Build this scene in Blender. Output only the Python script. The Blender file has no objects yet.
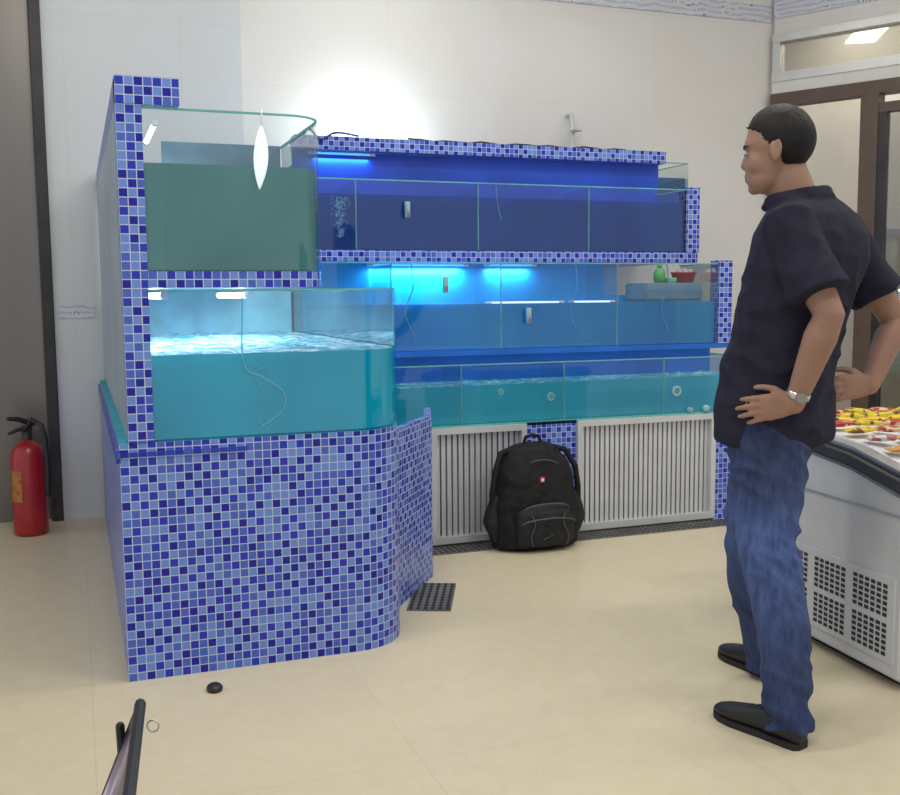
import bpy, bmesh, math, random
from mathutils import Vector, Matrix, noise
random.seed(7)
SC=bpy.context.scene
COL=SC.collection
# ------------------------------------------------------------------ materials
def newmat(name):
    m=bpy.data.materials.new(name); m.use_nodes=True
    nt=m.node_tree; b=nt.nodes["Principled BSDF"]
    return m,nt,b
def N(nt,t,**kw):
    n=nt.nodes.new(t)
    for k,v in kw.items(): setattr(n,k,v)
    return n
def plain(name,col,rough=.5,metal=0,var=.12,scale=8,emit=None,es=0,bump=0,spec=.5,bscale=60,coat=0,stretch=None):
    m,nt,b=newmat(name)
    tc=N(nt,'ShaderNodeTexCoord'); nz=N(nt,'ShaderNodeTexNoise'); nz.inputs['Scale'].default_value=scale; nz.inputs['Detail'].default_value=4
    src=tc.outputs['Object']
    if stretch:
        mp=N(nt,'ShaderNodeMapping');mp.inputs['Scale'].default_value=stretch;nt.links.new(src,mp.inputs[0]);src=mp.outputs[0]
    nt.links.new(src,nz.inputs['Vector'])
    r=N(nt,'ShaderNodeValToRGB'); e=r.color_ramp.elements
    e[0].position=.3;e[1].position=.7
    e[0].color=(*[max(0,c*(1-var)) for c in col],1); e[1].color=(*[min(1,c*(1+var)) for c in col],1)
    nt.links.new(nz.outputs['Fac'],r.inputs['Fac']); nt.links.new(r.outputs['Color'],b.inputs['Base Color'])
    b.inputs['Roughness'].default_value=rough; b.inputs['Metallic'].default_value=metal
    b.inputs['Specular IOR Level'].default_value=spec
    b.inputs['Coat Weight'].default_value=coat
    if emit: b.inputs['Emission Color'].default_value=(*emit,1); b.inputs['Emission Strength'].default_value=es
    if bump:
        n2=N(nt,'ShaderNodeTexNoise'); n2.inputs['Scale'].default_value=bscale; nt.links.new(src,n2.inputs['Vector'])
        bp=N(nt,'ShaderNodeBump'); bp.inputs['Strength'].default_value=bump; bp.inputs['Distance'].default_value=.01
        nt.links.new(n2.outputs['Fac'],bp.inputs['Height']); nt.links.new(bp.outputs['Normal'],b.inputs['Normal'])
    return m
def mathn(nt,op,a,b=None):
    n=N(nt,'ShaderNodeMath',operation=op)
    for i,x in enumerate((a,b)):
        if x is None: continue
        if isinstance(x,(int,float)): n.inputs[i].default_value=x
        else: nt.links.new(x,n.inputs[i])
    return n.outputs[0]
def mosaic(name,pitch=.0275,grout=(.52,.57,.74),cols=((.010,.014,.30),(.022,.038,.45),(.07,.13,.52),(.15,.27,.65))):
    m,nt,b=newmat(name)
    uv=N(nt,'ShaderNodeUVMap')
    sc=N(nt,'ShaderNodeVectorMath',operation='SCALE'); sc.inputs['Scale'].default_value=1/pitch
    nt.links.new(uv.outputs['UV'],sc.inputs[0])
    fl=N(nt,'ShaderNodeVectorMath',operation='FLOOR'); nt.links.new(sc.outputs[0],fl.inputs[0])
    fr=N(nt,'ShaderNodeVectorMath',operation='FRACTION'); nt.links.new(sc.outputs[0],fr.inputs[0])
    wn=N(nt,'ShaderNodeTexWhiteNoise',noise_dimensions='2D'); nt.links.new(fl.outputs[0],wn.inputs['Vector'])
    fs=N(nt,'ShaderNodeSeparateXYZ'); nt.links.new(fl.outputs[0],fs.inputs[0])
    par_=mathn(nt,'FLOORED_MODULO',mathn(nt,'ADD',fs.outputs[0],fs.outputs[1]),2.0)
    val=mathn(nt,'ADD',mathn(nt,'MULTIPLY',wn.outputs['Value'],.5),mathn(nt,'MULTIPLY',par_,.5))
    r=N(nt,'ShaderNodeValToRGB'); r.color_ramp.interpolation='CONSTANT'
    el=r.color_ramp.elements
    el[0].position=0;el[0].color=(*cols[0],1);el[1].position=.18;el[1].color=(*cols[1],1)
    for p,c in ((.38,cols[2]),(.46,cols[3]),(.58,cols[2]),(.76,cols[3])):
        q=el.new(p);q.color=(*c,1)
    nt.links.new(val,r.inputs['Fac'])
    sx=N(nt,'ShaderNodeSeparateXYZ'); nt.links.new(fr.outputs[0],sx.inputs[0])
    def edge(o):
        a=mathn(nt,'SUBTRACT',o,.5); a=mathn(nt,'ABSOLUTE',a); return mathn(nt,'GREATER_THAN',a,.448)
    g=mathn(nt,'MAXIMUM',edge(sx.outputs[0]),edge(sx.outputs[1]))
    mx=N(nt,'ShaderNodeMix',data_type='RGBA'); nt.links.new(g,mx.inputs[0]); nt.links.new(r.outputs['Color'],mx.inputs[6]); mx.inputs[7].default_value=(*grout,1)
    nt.links.new(mx.outputs[2],b.inputs['Base Color'])
    rr=mathn(nt,'MULTIPLY_ADD',g,.4); rr.node.inputs[2].default_value=.28
    nt.links.new(rr,b.inputs['Roughness']); b.inputs['Specular IOR Level'].default_value=.3
    return m
def brickmat(name,c1,c2,mort,w,h,ms,rough,nscale=3,namt=.5,bumpy=0,off=0.0,spec=.5):
    m,nt,b=newmat(name)
    uv=N(nt,'ShaderNodeUVMap')
    br=N(nt,'ShaderNodeTexBrick'); br.offset=off
    br.inputs['Scale'].default_value=1; br.inputs['Brick Width'].default_value=w; br.inputs['Row Height'].default_value=h
    br.inputs['Mortar Size'].default_value=ms; br.inputs['Mortar Smooth'].default_value=.3
    br.inputs['Color1'].default_value=(*c1,1);br.inputs['Color2'].default_value=(*c2,1);br.inputs['Mortar'].default_value=(*mort,1)
    nt.links.new(uv.outputs['UV'],br.inputs['Vector'])
    nz=N(nt,'ShaderNodeTexNoise'); nz.inputs['Scale'].default_value=nscale; nz.inputs['Detail'].default_value=8; nz.inputs['Distortion'].default_value=.8
    nt.links.new(uv.outputs['UV'],nz.inputs['Vector'])
    r=N(nt,'ShaderNodeValToRGB'); r.color_ramp.elements[0].position=.35;r.color_ramp.elements[1].position=.7
    v=1-namt*.25
    r.color_ramp.elements[0].color=(v,v*.985,v*.95,1)
    nt.links.new(nz.outputs['Fac'],r.inputs['Fac'])
    mx=N(nt,'ShaderNodeMix',data_type='RGBA',blend_type='MULTIPLY'); mx.inputs[0].default_value=1
    nt.links.new(br.outputs['Color'],mx.inputs[6]);nt.links.new(r.outputs['Color'],mx.inputs[7])
    nt.links.new(mx.outputs[2],b.inputs['Base Color']); b.inputs['Roughness'].default_value=rough
    b.inputs['Specular IOR Level'].default_value=spec
    if bumpy:
        n2=N(nt,'ShaderNodeTexNoise'); n2.inputs['Scale'].default_value=2.2; nt.links.new(uv.outputs['UV'],n2.inputs['Vector'])
        bp=N(nt,'ShaderNodeBump'); bp.inputs['Strength'].default_value=bumpy; bp.inputs['Distance'].default_value=.05
        nt.links.new(n2.outputs['Fac'],bp.inputs['Height']); nt.links.new(bp.outputs['Normal'],b.inputs['Normal'])
    return m
def glassmat(name,tint=(.9,.97,.96),gl=.10,rough=.02,k=.8):
    m=bpy.data.materials.new(name); m.use_nodes=True; nt=m.node_tree; nt.nodes.remove(nt.nodes["Principled BSDF"])
    o=nt.nodes["Material Output"]
    t=N(nt,'ShaderNodeBsdfTransparent'); t.inputs[0].default_value=(*tint,1)
    g=N(nt,'ShaderNodeBsdfGlossy'); g.inputs['Roughness'].default_value=rough
    fr=N(nt,'ShaderNodeFresnel'); fr.inputs[0].default_value=1.45
    f=mathn(nt,'MULTIPLY_ADD',fr.outputs[0],k); f.node.inputs[2].default_value=gl*.3
    mx=N(nt,'ShaderNodeMixShader'); nt.links.new(f,mx.inputs[0]); nt.links.new(t.outputs[0],mx.inputs[1]); nt.links.new(g.outputs[0],mx.inputs[2])
    nt.links.new(mx.outputs[0],o.inputs[0]); return m
def watermat(name,col,opac,es,deep=None,wave=14,bst=.35,tint=None,dist=.08,foam=0,glint_th=.56,glint_sc=26,blend=None):  # foam: amount of painted glints on top faces
    m,nt,b=newmat(name); o=nt.nodes["Material Output"]
    deep=deep or tuple(c*.6 for c in col)
    tc=N(nt,'ShaderNodeTexCoord')
    ge=N(nt,'ShaderNodeNewGeometry'); sx=N(nt,'ShaderNodeSeparateXYZ'); nt.links.new(ge.outputs['True Normal'],sx.inputs[0])
    up=mathn(nt,'MAXIMUM',sx.outputs[2],0.0)
    nz=N(nt,'ShaderNodeTexNoise'); nz.inputs['Scale'].default_value=2.5; nt.links.new(tc.outputs['Object'],nz.inputs['Vector'])
    r=N(nt,'ShaderNodeValToRGB'); r.color_ramp.elements[0].position=.3;r.color_ramp.elements[1].position=.7
    r.color_ramp.elements[0].color=(*deep,1); r.color_ramp.elements[1].color=(*col,1)
    nt.links.new(nz.outputs['Fac'],r.inputs['Fac']); colout=r.outputs['Color']
    if foam:  # whitens top faces by noise, painting in reflected glints on the ripples
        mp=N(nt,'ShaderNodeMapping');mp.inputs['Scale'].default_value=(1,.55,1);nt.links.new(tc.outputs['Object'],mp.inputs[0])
        fz=N(nt,'ShaderNodeTexNoise');fz.inputs['Scale'].default_value=glint_sc;fz.inputs['Detail'].default_value=5;fz.inputs['Distortion'].default_value=1.5;nt.links.new(mp.outputs[0],fz.inputs['Vector'])
        mr=N(nt,'ShaderNodeMapRange');mr.inputs['From Min'].default_value=glint_th-.08;mr.inputs['From Max'].default_value=glint_th+.08;nt.links.new(fz.outputs['Fac'],mr.inputs[0])
        glint_f=mathn(nt,'MULTIPLY',mathn(nt,'MULTIPLY',mr.outputs[0],up),foam)
        fm=N(nt,'ShaderNodeMix',data_type='RGBA');nt.links.new(glint_f,fm.inputs[0]);nt.links.new(colout,fm.inputs[6]);fm.inputs[7].default_value=(.75,.93,1,1);colout=fm.outputs[2]
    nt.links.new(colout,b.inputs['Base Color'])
    nt.links.new(colout,b.inputs['Emission Color']); b.inputs['Emission Strength'].default_value=es  # water emits its own colour, standing in for scattered light
    b.inputs['Roughness'].default_value=.08
    n2=N(nt,'ShaderNodeTexNoise'); n2.inputs['Scale'].default_value=wave; n2.inputs['Detail'].default_value=3; n2.inputs['Distortion'].default_value=1.2
    nt.links.new(tc.outputs['Object'],n2.inputs['Vector'])
    h=mathn(nt,'MULTIPLY',n2.outputs['Fac'],up)
    bp=N(nt,'ShaderNodeBump'); bp.inputs['Strength'].default_value=bst; bp.inputs['Distance'].default_value=dist
    nt.links.new(h,bp.inputs['Height']); nt.links.new(bp.outputs['Normal'],b.inputs['Normal'])
    t=N(nt,'ShaderNodeBsdfTransparent'); t.inputs[0].default_value=(*(tint or [min(1,.25+c*1.2) for c in col]),1)
    mx=N(nt,'ShaderNodeMixShader'); mx.inputs[0].default_value=opac
    nt.links.new(t.outputs[0],mx.inputs[1]); nt.links.new(b.outputs[0],mx.inputs[2]); nt.links.new(mx.outputs[0],o.inputs[0])
    return m
def friezemat(name,sc=1.0):
    m,nt,b=newmat(name)
    uv=N(nt,'ShaderNodeUVMap')
    vo=N(nt,'ShaderNodeTexVoronoi',feature='F1'); vo.inputs['Scale'].default_value=16*sc; nt.links.new(uv.outputs['UV'],vo.inputs['Vector'])
    wv=N(nt,'ShaderNodeTexWave',wave_type='RINGS'); wv.inputs['Scale'].default_value=9*sc; wv.inputs['Distortion'].default_value=5; nt.links.new(uv.outputs['UV'],wv.inputs['Vector'])
    s=mathn(nt,'SINE',mathn(nt,'MULTIPLY',vo.outputs['Distance'],40.0)); s=mathn(nt,'GREATER_THAN',mathn(nt,'MULTIPLY',s,wv.outputs['Fac']),.45)
    mx=N(nt,'ShaderNodeMix',data_type='RGBA'); nt.links.new(s,mx.inputs[0]); mx.inputs[6].default_value=(.68,.68,.72,1); mx.inputs[7].default_value=(.20,.25,.52,1)
    nt.links.new(mx.outputs[2],b.inputs['Base Color']); b.inputs['Roughness'].default_value=.3
    return m
M_mos=mosaic('blue_mosaic')
M_mosdark=mosaic('dark_blue_mosaic',cols=((.012,.018,.30),(.012,.03,.36),(.02,.05,.42),(.05,.1,.5)),grout=(.1,.15,.45))
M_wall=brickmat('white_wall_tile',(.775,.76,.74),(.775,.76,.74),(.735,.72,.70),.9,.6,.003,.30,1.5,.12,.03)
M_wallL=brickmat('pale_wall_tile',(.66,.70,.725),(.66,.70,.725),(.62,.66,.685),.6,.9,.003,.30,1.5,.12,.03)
M_floor=brickmat('cream_floor_tile',(.68,.60,.43),(.685,.605,.435),(.61,.535,.385),.8,.8,.002,.33,14,.18,0,spec=.35)
M_ceil=plain('ceiling_white',(.75,.74,.72),.8)
M_steel=plain('brushed_steel_door',(.22,.205,.19),.34,.9,.22,.8,stretch=(2.2,2.2,.06))
M_alu=plain('aluminium',(.62,.62,.60),.35,.8,.05)
M_brown=plain('brown_frame',(.11,.075,.055),.45,0,.1)
M_black=plain('black_plastic',(.014,.014,.016),.45,0,.2)
M_blackmetal=plain('dark_frame',(.04,.038,.038),.4,.3,.2)
M_red=plain('red_paint',(.36,.010,.012),.3,0,.15,coat=.3)
M_white=plain('white_enamel',(.66,.67,.68),.35,0,.04)
M_grillef=plain('grille_frame',(.60,.61,.62),.4,.2,.06)
M_whiteP=plain('white_plastic',(.82,.84,.86),.35,0,.04)
M_glass=glassmat('tank_glass',(.93,.98,.975),k=.6)
M_glassedge=plain('green_glass_edge',(.12,.38,.36),.15,0,.2,emit=(.1,.4,.4),es=.08)
M_winglass=glassmat('window_glass',(.75,.74,.70),.35)
M_dark=plain('dark_interior',(.03,.035,.045),.7)
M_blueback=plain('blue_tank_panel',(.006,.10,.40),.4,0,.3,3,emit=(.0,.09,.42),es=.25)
M_cyanback=plain('cyan_tank_panel',(.005,.18,.46),.4,0,.45,1.6,emit=(.0,.18,.46),es=.25)  # cyan glow in the panel colour stands in for light from nearby lamps
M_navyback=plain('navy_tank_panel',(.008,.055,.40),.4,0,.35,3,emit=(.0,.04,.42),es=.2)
M_palepanel=plain('pale_side_panel',(.34,.44,.52),.3,0,.15,3)
M_lampc=plain('cyan_tube',(.4,.8,.9),.4,emit=(.1,.6,.9),es=.6)
M_lampw=plain('white_tube',(1,1,1),.4,emit=(.8,.97,1),es=10)
M_drain=plain('drain_steel',(.17,.17,.17),.45,.4,.3)
M_hole=plain('drain_hole',(.012,.012,.012),.8)
# ------------------------------------------------------------------ mesh helpers
def par(o,p):
    if p is not None:
        o.parent=p; o.matrix_parent_inverse=Matrix.Translation(-Vector(p.location))
def boxuv(me):
    uv=me.uv_layers.new(name='UVMap') if not me.uv_layers else me.uv_layers[0]
    for p in me.polygons:
        n=p.normal; ax=max(range(3),key=lambda i:abs(n[i]))
        for li in p.loop_indices:
            c=me.vertices[me.loops[li].vertex_index].co
            uv.data[li].uv=((c.y,c.z) if ax==0 else (c.x,c.z) if ax==1 else (c.x,c.y))
def finish(name,me,mat,parent=None,smooth=False,uv=True):
    o=bpy.data.objects.new(name,me); COL.objects.link(o)
    if mat is not None: me.materials.append(mat)
    me.update()
    if uv: boxuv(me)
    if smooth:
        for p in me.polygons:p.use_smooth=True
    par(o,parent); return o
def from_bm(name,bm,mat,parent=None,smooth=False,uv=True):
    bmesh.ops.recalc_face_normals(bm,faces=bm.faces)
    me=bpy.data.meshes.new(name); bm.to_mesh(me); bm.free()
    return finish(name,me,mat,parent,smooth,uv)
def addbox(bm,x0,x1,y0,y1,z0,z1,mtx=None):
    vs=[bm.verts.new(Vector((x,y,z)) if mtx is None else mtx@Vector((x,y,z))) for x in(x0,x1) for y in (y0,y1) for z in(z0,z1)]
    for f in ((0,1,3,2),(4,6,7,5),(0,4,5,1),(2,3,7,6),(0,2,6,4),(1,5,7,3)):
        bm.faces.new([vs[i] for i in f])
    return vs
def box(name,x0,x1,y0,y1,z0,z1,mat,parent=None,bevel=0,mtx=None,segs=2):
    bm=bmesh.new(); addbox(bm,x0,x1,y0,y1,z0,z1,mtx)
    if bevel: bmesh.ops.bevel(bm,geom=bm.edges[:],offset=bevel,segments=segs,affect='EDGES',profile=.5)
    return from_bm(name,bm,mat,parent,smooth=False)
def empty(name,loc,label,cat,**kw):
    e=bpy.data.objects.new(name,None); COL.objects.link(e); e.location=loc; e.empty_display_size=.1
    tag(e,label,cat,**kw); return e
def tag(o,label,cat=None,group=None,kind=None):
    if label:o["label"]=label
    if cat:o["category"]=cat
    if group:o["group"]=group
    if kind:o["kind"]=kind
    return o
def struct(o,label=None):
    o["kind"]="structure"
    if label:o["label"]=label
    return o
def arc(cx,cy,r,a0,a1,n):
    return [(cx+r*math.cos(math.radians(a0+(a1-a0)*i/n)),cy+r*math.sin(math.radians(a0+(a1-a0)*i/n))) for i in range(n+1)]
def prism(name,pts,z0,z1,mat,parent=None,topmat=None):
    me=bpy.data.meshes.new(name); n=len(pts)
    v=[(x,y,z0) for x,y in pts]+[(x,y,z1) for x,y in pts]
    f=[(i,(i+1)%n,n+(i+1)%n,n+i) for i in range(n)]+[tuple(range(n,2*n)),tuple(reversed(range(n)))]
    me.from_pydata(v,[],f); me.update()
    uv=me.uv_layers.new(name='UVMap'); L=[0]
    for i in range(n):
        a=pts[i];b=pts[(i+1)%n];L.append(L[-1]+math.hypot(a[0]-b[0],a[1]-b[1]))
    for i in range(n):
        q=[(L[i],z0),(L[i+1],z0),(L[i+1],z1),(L[i],z1)]
        for k,li in enumerate(me.polygons[i].loop_indices): uv.data[li].uv=q[k]
    for p in me.polygons[n:]:
        for li in p.loop_indices:
            c=me.vertices[me.loops[li].vertex_index].co; uv.data[li].uv=(c.x,c.y)
    o=bpy.data.objects.new(name,me); COL.objects.link(o); me.materials.append(mat)
    if topmat: me.materials.append(topmat); me.polygons[n].material_index=1
    par(o,parent); return o
def offset(pts,d):
    out=[];n=len(pts)
    for i,p in enumerate(pts):
        a=pts[max(0,i-1)];b=pts[min(n-1,i+1)]
        t=Vector((b[0]-a[0],b[1]-a[1])).normalized(); nrm=Vector((-t.y,t.x))
        out.append((p[0]+nrm.x*d,p[1]+nrm.y*d))
    return out
def pathwall(name,pts,th,z0,z1,mat,parent=None):
    return prism(name,list(pts)+list(reversed(offset(pts,th))),z0,z1,mat,parent)
def sheet(name,pts,z0,z1,mat,parent=None):
    me=bpy.data.meshes.new(name);n=len(pts)
    me.from_pydata([(x,y,z0) for x,y in pts]+[(x,y,z1) for x,y in pts],[],[(i,i+1,n+i+1,n+i) for i in range(n-1)])
    o=finish(name,me,mat,parent)
    return o
def tube(bm,pts,radii,n=12,caps=True):
    pts=[Vector(p) for p in pts]
    if not isinstance(radii,(list,tuple)): radii=[radii]*len(pts)
    T=[];m=len(pts)
    for i in range(m): T.append((pts[min(m-1,i+1)]-pts[max(0,i-1)]).normalized())
    seq=[]
    if caps:
        for k in (80,60,40,20):
            a=math.radians(k); seq.append((pts[0]-T[0]*radii[0]*math.sin(a),T[0],radii[0]*math.cos(a)))
    for i in range(m): seq.append((pts[i],T[i],radii[i]))
    if caps:
        for k in (20,40,60,80):
            a=math.radians(k); seq.append((pts[-1]+T[-1]*radii[-1]*math.sin(a),T[-1],radii[-1]*math.cos(a)))
    up=Vector((0,0,1)) if abs(T[0].z)<.9 else Vector((1,0,0))
    x=T[0].cross(up).normalized(); rings=[]
    for c,t,r in seq:
        x=(x-t*x.dot(t)).normalized(); y=t.cross(x)
        rings.append([bm.verts.new(c+(x*math.cos(2*math.pi*k/n)+y*math.sin(2*math.pi*k/n))*r) for k in range(n)])
    skin(bm,rings)
def skin(bm,rings):
    n=len(rings[0])
    for a,b in zip(rings,rings[1:]):
        for k in range(n): bm.faces.new((a[k],a[(k+1)%n],b[(k+1)%n],b[k]))
    bm.faces.new(list(reversed(rings[0]))); bm.faces.new(rings[-1])
def rings_loft(bm,rings,n=28):
    rr=[]
    for c,xv,yv,pw in rings:
        c=Vector(c);L=[]
        for k in range(n):
            a=2*math.pi*k/n;ca,sa=math.cos(a),math.sin(a)
            ca=math.copysign(abs(ca)**(2/pw),ca);sa=math.copysign(abs(sa)**(2/pw),sa)
            L.append(bm.verts.new(c+Vector(xv)*ca+Vector(yv)*sa))
        rr.append(L)
    skin(bm,rr)
def ellips(bm,c,ax,nu=20,nv=14):
    c=Vector(c);ax=[Vector(a) for a in ax];rr=[]
    for j in range(1,nv):
        th=math.pi*j/nv
        rr.append([bm.verts.new(c+ax[0]*math.sin(th)*math.cos(2*math.pi*k/nu)+ax[1]*math.sin(th)*math.sin(2*math.pi*k/nu)+ax[2]*math.cos(th)) for k in range(nu)])
    skin(bm,rr)
def cyl(bm,a,b,r0,r1=None,n=20):
    r1=r0 if r1 is None else r1
    tube(bm,[a,b],[r0,r1],n,caps=False)
def voxel(name,bm,size,it,mat,parent=None,fold=None):
    bmesh.ops.recalc_face_normals(bm,faces=bm.faces)
    me=bpy.data.meshes.new('tmp');bm.to_mesh(me);bm.free()
    o=bpy.data.objects.new('tmp',me);COL.objects.link(o)
    r=o.modifiers.new('r','REMESH');r.mode='VOXEL';r.voxel_size=size
    s=o.modifiers.new('s','SMOOTH');s.factor=.5;s.iterations=it
    dg=bpy.context.evaluated_depsgraph_get();dg.update()
    m2=bpy.data.meshes.new_from_object(o.evaluated_get(dg)); m2.name=name
    bpy.data.objects.remove(o)
    if fold:
        m2.update(); ns=[v.normal.copy() for v in m2.vertices]
        for v,nn in zip(m2.vertices,ns): v.co+=nn*fold(v.co)
    return finish(name,m2,mat,parent,smooth=True,uv=False)
# ------------------------------------------------------------------ camera
f,yaw,pit,roll,H=1009.1,math.radians(20.28),math.radians(5.85),math.radians(.46),1.213
cy,sy=math.cos(yaw),math.sin(yaw);cp,sp=math.cos(pit),math.sin(pit)
R0=Vector((cy,-sy,0));F=Vector((sy*cp,cy*cp,-sp));U0=Vector((sy*sp,cy*sp,cp));FH=Vector((sy,cy,0))
c_,s_=math.cos(roll),math.sin(roll);R=R0*c_-U0*s_;U=U0*c_+R0*s_
cam=bpy.data.cameras.new('camera');cam.lens=f/900*36;cam.sensor_width=36;cam.clip_start=.02
co=bpy.data.objects.new('camera',cam);COL.objects.link(co)
co.matrix_world=Matrix(((R.x,U.x,-F.x,0),(R.y,U.y,-F.y,0),(R.z,U.z,-F.z,H),(0,0,0,1)))
SC.camera=co
# ------------------------------------------------------------------ room
CZ=3.7
struct(box('floor',-3,7.5,-2,7.5,-.1,0,M_floor))
struct(box('wall_back',.93,4.55,5.86,6.0,0,CZ,M_wall))
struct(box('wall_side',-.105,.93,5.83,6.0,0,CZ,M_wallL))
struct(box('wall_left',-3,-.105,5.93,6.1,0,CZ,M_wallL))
struct(box('ceiling',-3,7.5,-2,7.5,CZ,CZ+.1,M_ceil))
struct(box('trim_1',.93,4.51,5.85,5.86,3.02,3.13,friezemat('floral_frieze')))
struct(box('trim_2',-.08,.10,5.824,5.83,1.10,1.17,friezemat('floral_tile',1.1)))
struct(box('door_1',-1.3,-.155,5.88,5.92,0,CZ-.01,M_steel))
struct(box('trim_3',-.165,-.105,5.80,5.93,0,CZ-.01,M_blackmetal,bevel=.006))
# oblique glazed partition
D=Vector((.495,-.868,0)).normalized();Nn=Vector((D.y,-D.x,0))
PM=Matrix(((D.x,-Nn.x,0,4.51),(D.y,-Nn.y,0,5.83),(0,0,1,0),(0,0,0,1)))
def pbox(name,s0,s1,t0,t1,z0,z1,mat,parent=None,bevel=0):
    return box(name,s0,s1,t0,t1,z0,z1,mat,parent,bevel,PM)
struct(pbox('wall_right',0,4,0,.1,2.93,CZ,M_wall))
struct(pbox('trim_4',0,4,-.012,0,3.04,3.16,friezemat('floral_frieze_b')))
struct(pbox('window_1',0,4,-.03,.08,2.88,2.93,M_alu))
for n_,a in (('window_2',(0,4,-.03,.08,2.62,2.68)),('window_3',(0,.05,-.02,.07,2.68,2.88)),('window_4',(1.9,1.95,-.02,.07,2.68,2.88))):
    struct(pbox(n_,*a,M_alu))
struct(pbox('window_5',0,4,.02,.03,2.68,2.88,M_winglass))
struct(pbox('wall_lintel',0,4,-.02,.08,2.54,2.62,M_wall))
struct(pbox('window_6',0,4,-.04,.09,2.46,2.54,M_brown))
struct(pbox('window_7',.06,.62,.02,.03,0,2.46,glassmat('sidelight_glass',(.96,.94,.9),.2)))
struct(pbox('window_8',0,.06,-.03,.08,0,2.46,M_alu))
struct(pbox('door_2',.60,.71,-.04,.09,0,2.46,M_brown))
struct(pbox('door_3',.71,1.7,-.03,.05,2.34,2.40,M_brown))
struct(pbox('door_4',.71,.76,-.03,.05,0,2.34,M_blackmetal))
struct(pbox('door_5',.76,1.7,0,.01,0,2.34,M_winglass))
struct(pbox('wall_outer',-.4,3.5,.9,1.0,0,CZ,plain('far_room_wall',(.62,.60,.55),.6,0,.12,2)))
for s_0 in (.1,1.4):  # unseen lights added so the sidelight glass looks pale
    L=bpy.data.lights.new('sidelight_fill','AREA');L.size=.6;L.energy=10;L.color=(1,.95,.85)
    o=bpy.data.objects.new('sidelight_fill',L);COL.objects.link(o);o.location=PM@Vector((s_0+.2,.45,3.2))
# ------------------------------------------------------------------ left block
LB=empty('aquarium_stand',(.6,4.5,0),"blue mosaic tiled stand with rounded corner carrying a glass tank","aquarium stand")
oc=arc(.86,3.445,.2,-90,0,14)
basep=[(.11,3.245)]+oc+[(1.06,5.8),(.11,5.8)]
M_tankfloor=plain('tank_floor',(.02,.4,.5),.5,0,.2)
prism('base',basep,0,.76,M_mos,LB,M_tankfloor)
box('border',.104,.50,3.238,3.246,.718,.732,M_mosdark,LB)
box('border',.10,.112,3.245,5.8,.70,.74,M_mosdark,LB)
PL=empty('tiled_pillar',(.16,4.5,.76),"tall blue mosaic pillar with side panel beside the stacked tanks","tiled pillar")
cx0,cx1=.138,.214
box('column',cx0,cx1,3.24,3.32,.762,1.87,M_mos,PL)
box('side_panel',cx0,cx0+.02,3.32,5.8,.762,1.79,M_palepanel,PL)
box('cap',cx0,.325,3.236,3.245,1.79,1.872,M_mos,PL)
box('cap',cx0,.325,3.245,3.33,1.792,1.872,M_mos,PL)
box('cap',cx0,cx1,3.33,5.8,1.79,1.872,M_mos,PL)
upc=arc(.66,3.365,.12,-90,0,12)
SH=tag(prism('tiled_shelf',[(cx1+.001,3.245)]+upc+[(.78,5.8),(cx1+.001,5.8)],1.24,1.29,M_mos),"blue mosaic tiled shelf with rounded corner under the upper tank","shelf")
tag(pathwall('trough_panel',[(1.095,3.58),(1.12,3.64),(1.40,4.02),(1.50,4.32)],.03,0,.70,M_mos),"low blue mosaic wall closing the drain trough between two stands","tiled wall")
def tank(label,glass_path,z0,zt,zw,water_poly,wmat,dividers=(),backp=None):
    xs=[p[0] for p in glass_path];ys=[p[1] for p in glass_path]
    e=empty('aquarium',((min(xs)+max(xs))/2,(min(ys)+max(ys))/2,z0),label,"aquarium",group="glass tanks of the seafood display")
    sheet('glass_panel',glass_path,z0,zt-.006,M_glass,e)
    pathwall('glass_rim',glass_path,.008,zt-.006,zt,M_glassedge,e)
    prism('water',water_poly,z0+.003,zw,wmat,e)
    if backp: box('back_panel',*backp,e)
    for x,y0,y1 in dividers:
        sheet('divider',[(x,y0),(x,y1)],z0,zt-.01,M_glass,e)
        box('divider_edge',x-.003,x+.003,y0-.002,y0+.004,z0,zt-.005,M_glassedge,e)
    return e
W_low=watermat('teal_water',(.0,.33,.47),.93,.30,(.0,.23,.36),14,1,dist=.16,foam=.9,glint_th=.53,glint_sc=17)  # foam sets the painted glints
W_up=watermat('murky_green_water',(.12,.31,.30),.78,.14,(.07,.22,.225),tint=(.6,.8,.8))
g0=cx1+.001
gp=[(g0,3.247)]+arc(.858,3.447,.2,-90,0,14)+[(1.058,5.79)]
in1=offset(gp,.012)
tank("large glass tank of bright teal water with curved corner",gp,.762,1.235,1.03,[(g0+.002,3.262)]+in1[1:-1]+[(1.045,5.78),(g0+.002,5.78)],W_low,(),(g0+.002,1.05,5.2,5.21,1.03,1.235,plain('pale_tank_back',(.22,.50,.62),.5,0,.3,5,emit=(.2,.5,.65),es=.2)))  # pale glowing back colour stands in for lamp light on it
gp2=[(g0,3.247)]+arc(.658,3.367,.12,-90,0,12)+[(.778,3.98)]
in2=offset(gp2,.012)
UT=tank("smaller upper glass tank of murky green water",gp2,1.291,1.785,1.62,[(g0+.002,3.262)]+in2[1:-1]+[(.765,3.97),(g0+.002,3.97)],W_up,(),(.33,.775,3.98,4.0,1.29,1.79,plain('grey_back',(.11,.19,.26),.5,0,.3,4)))
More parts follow.
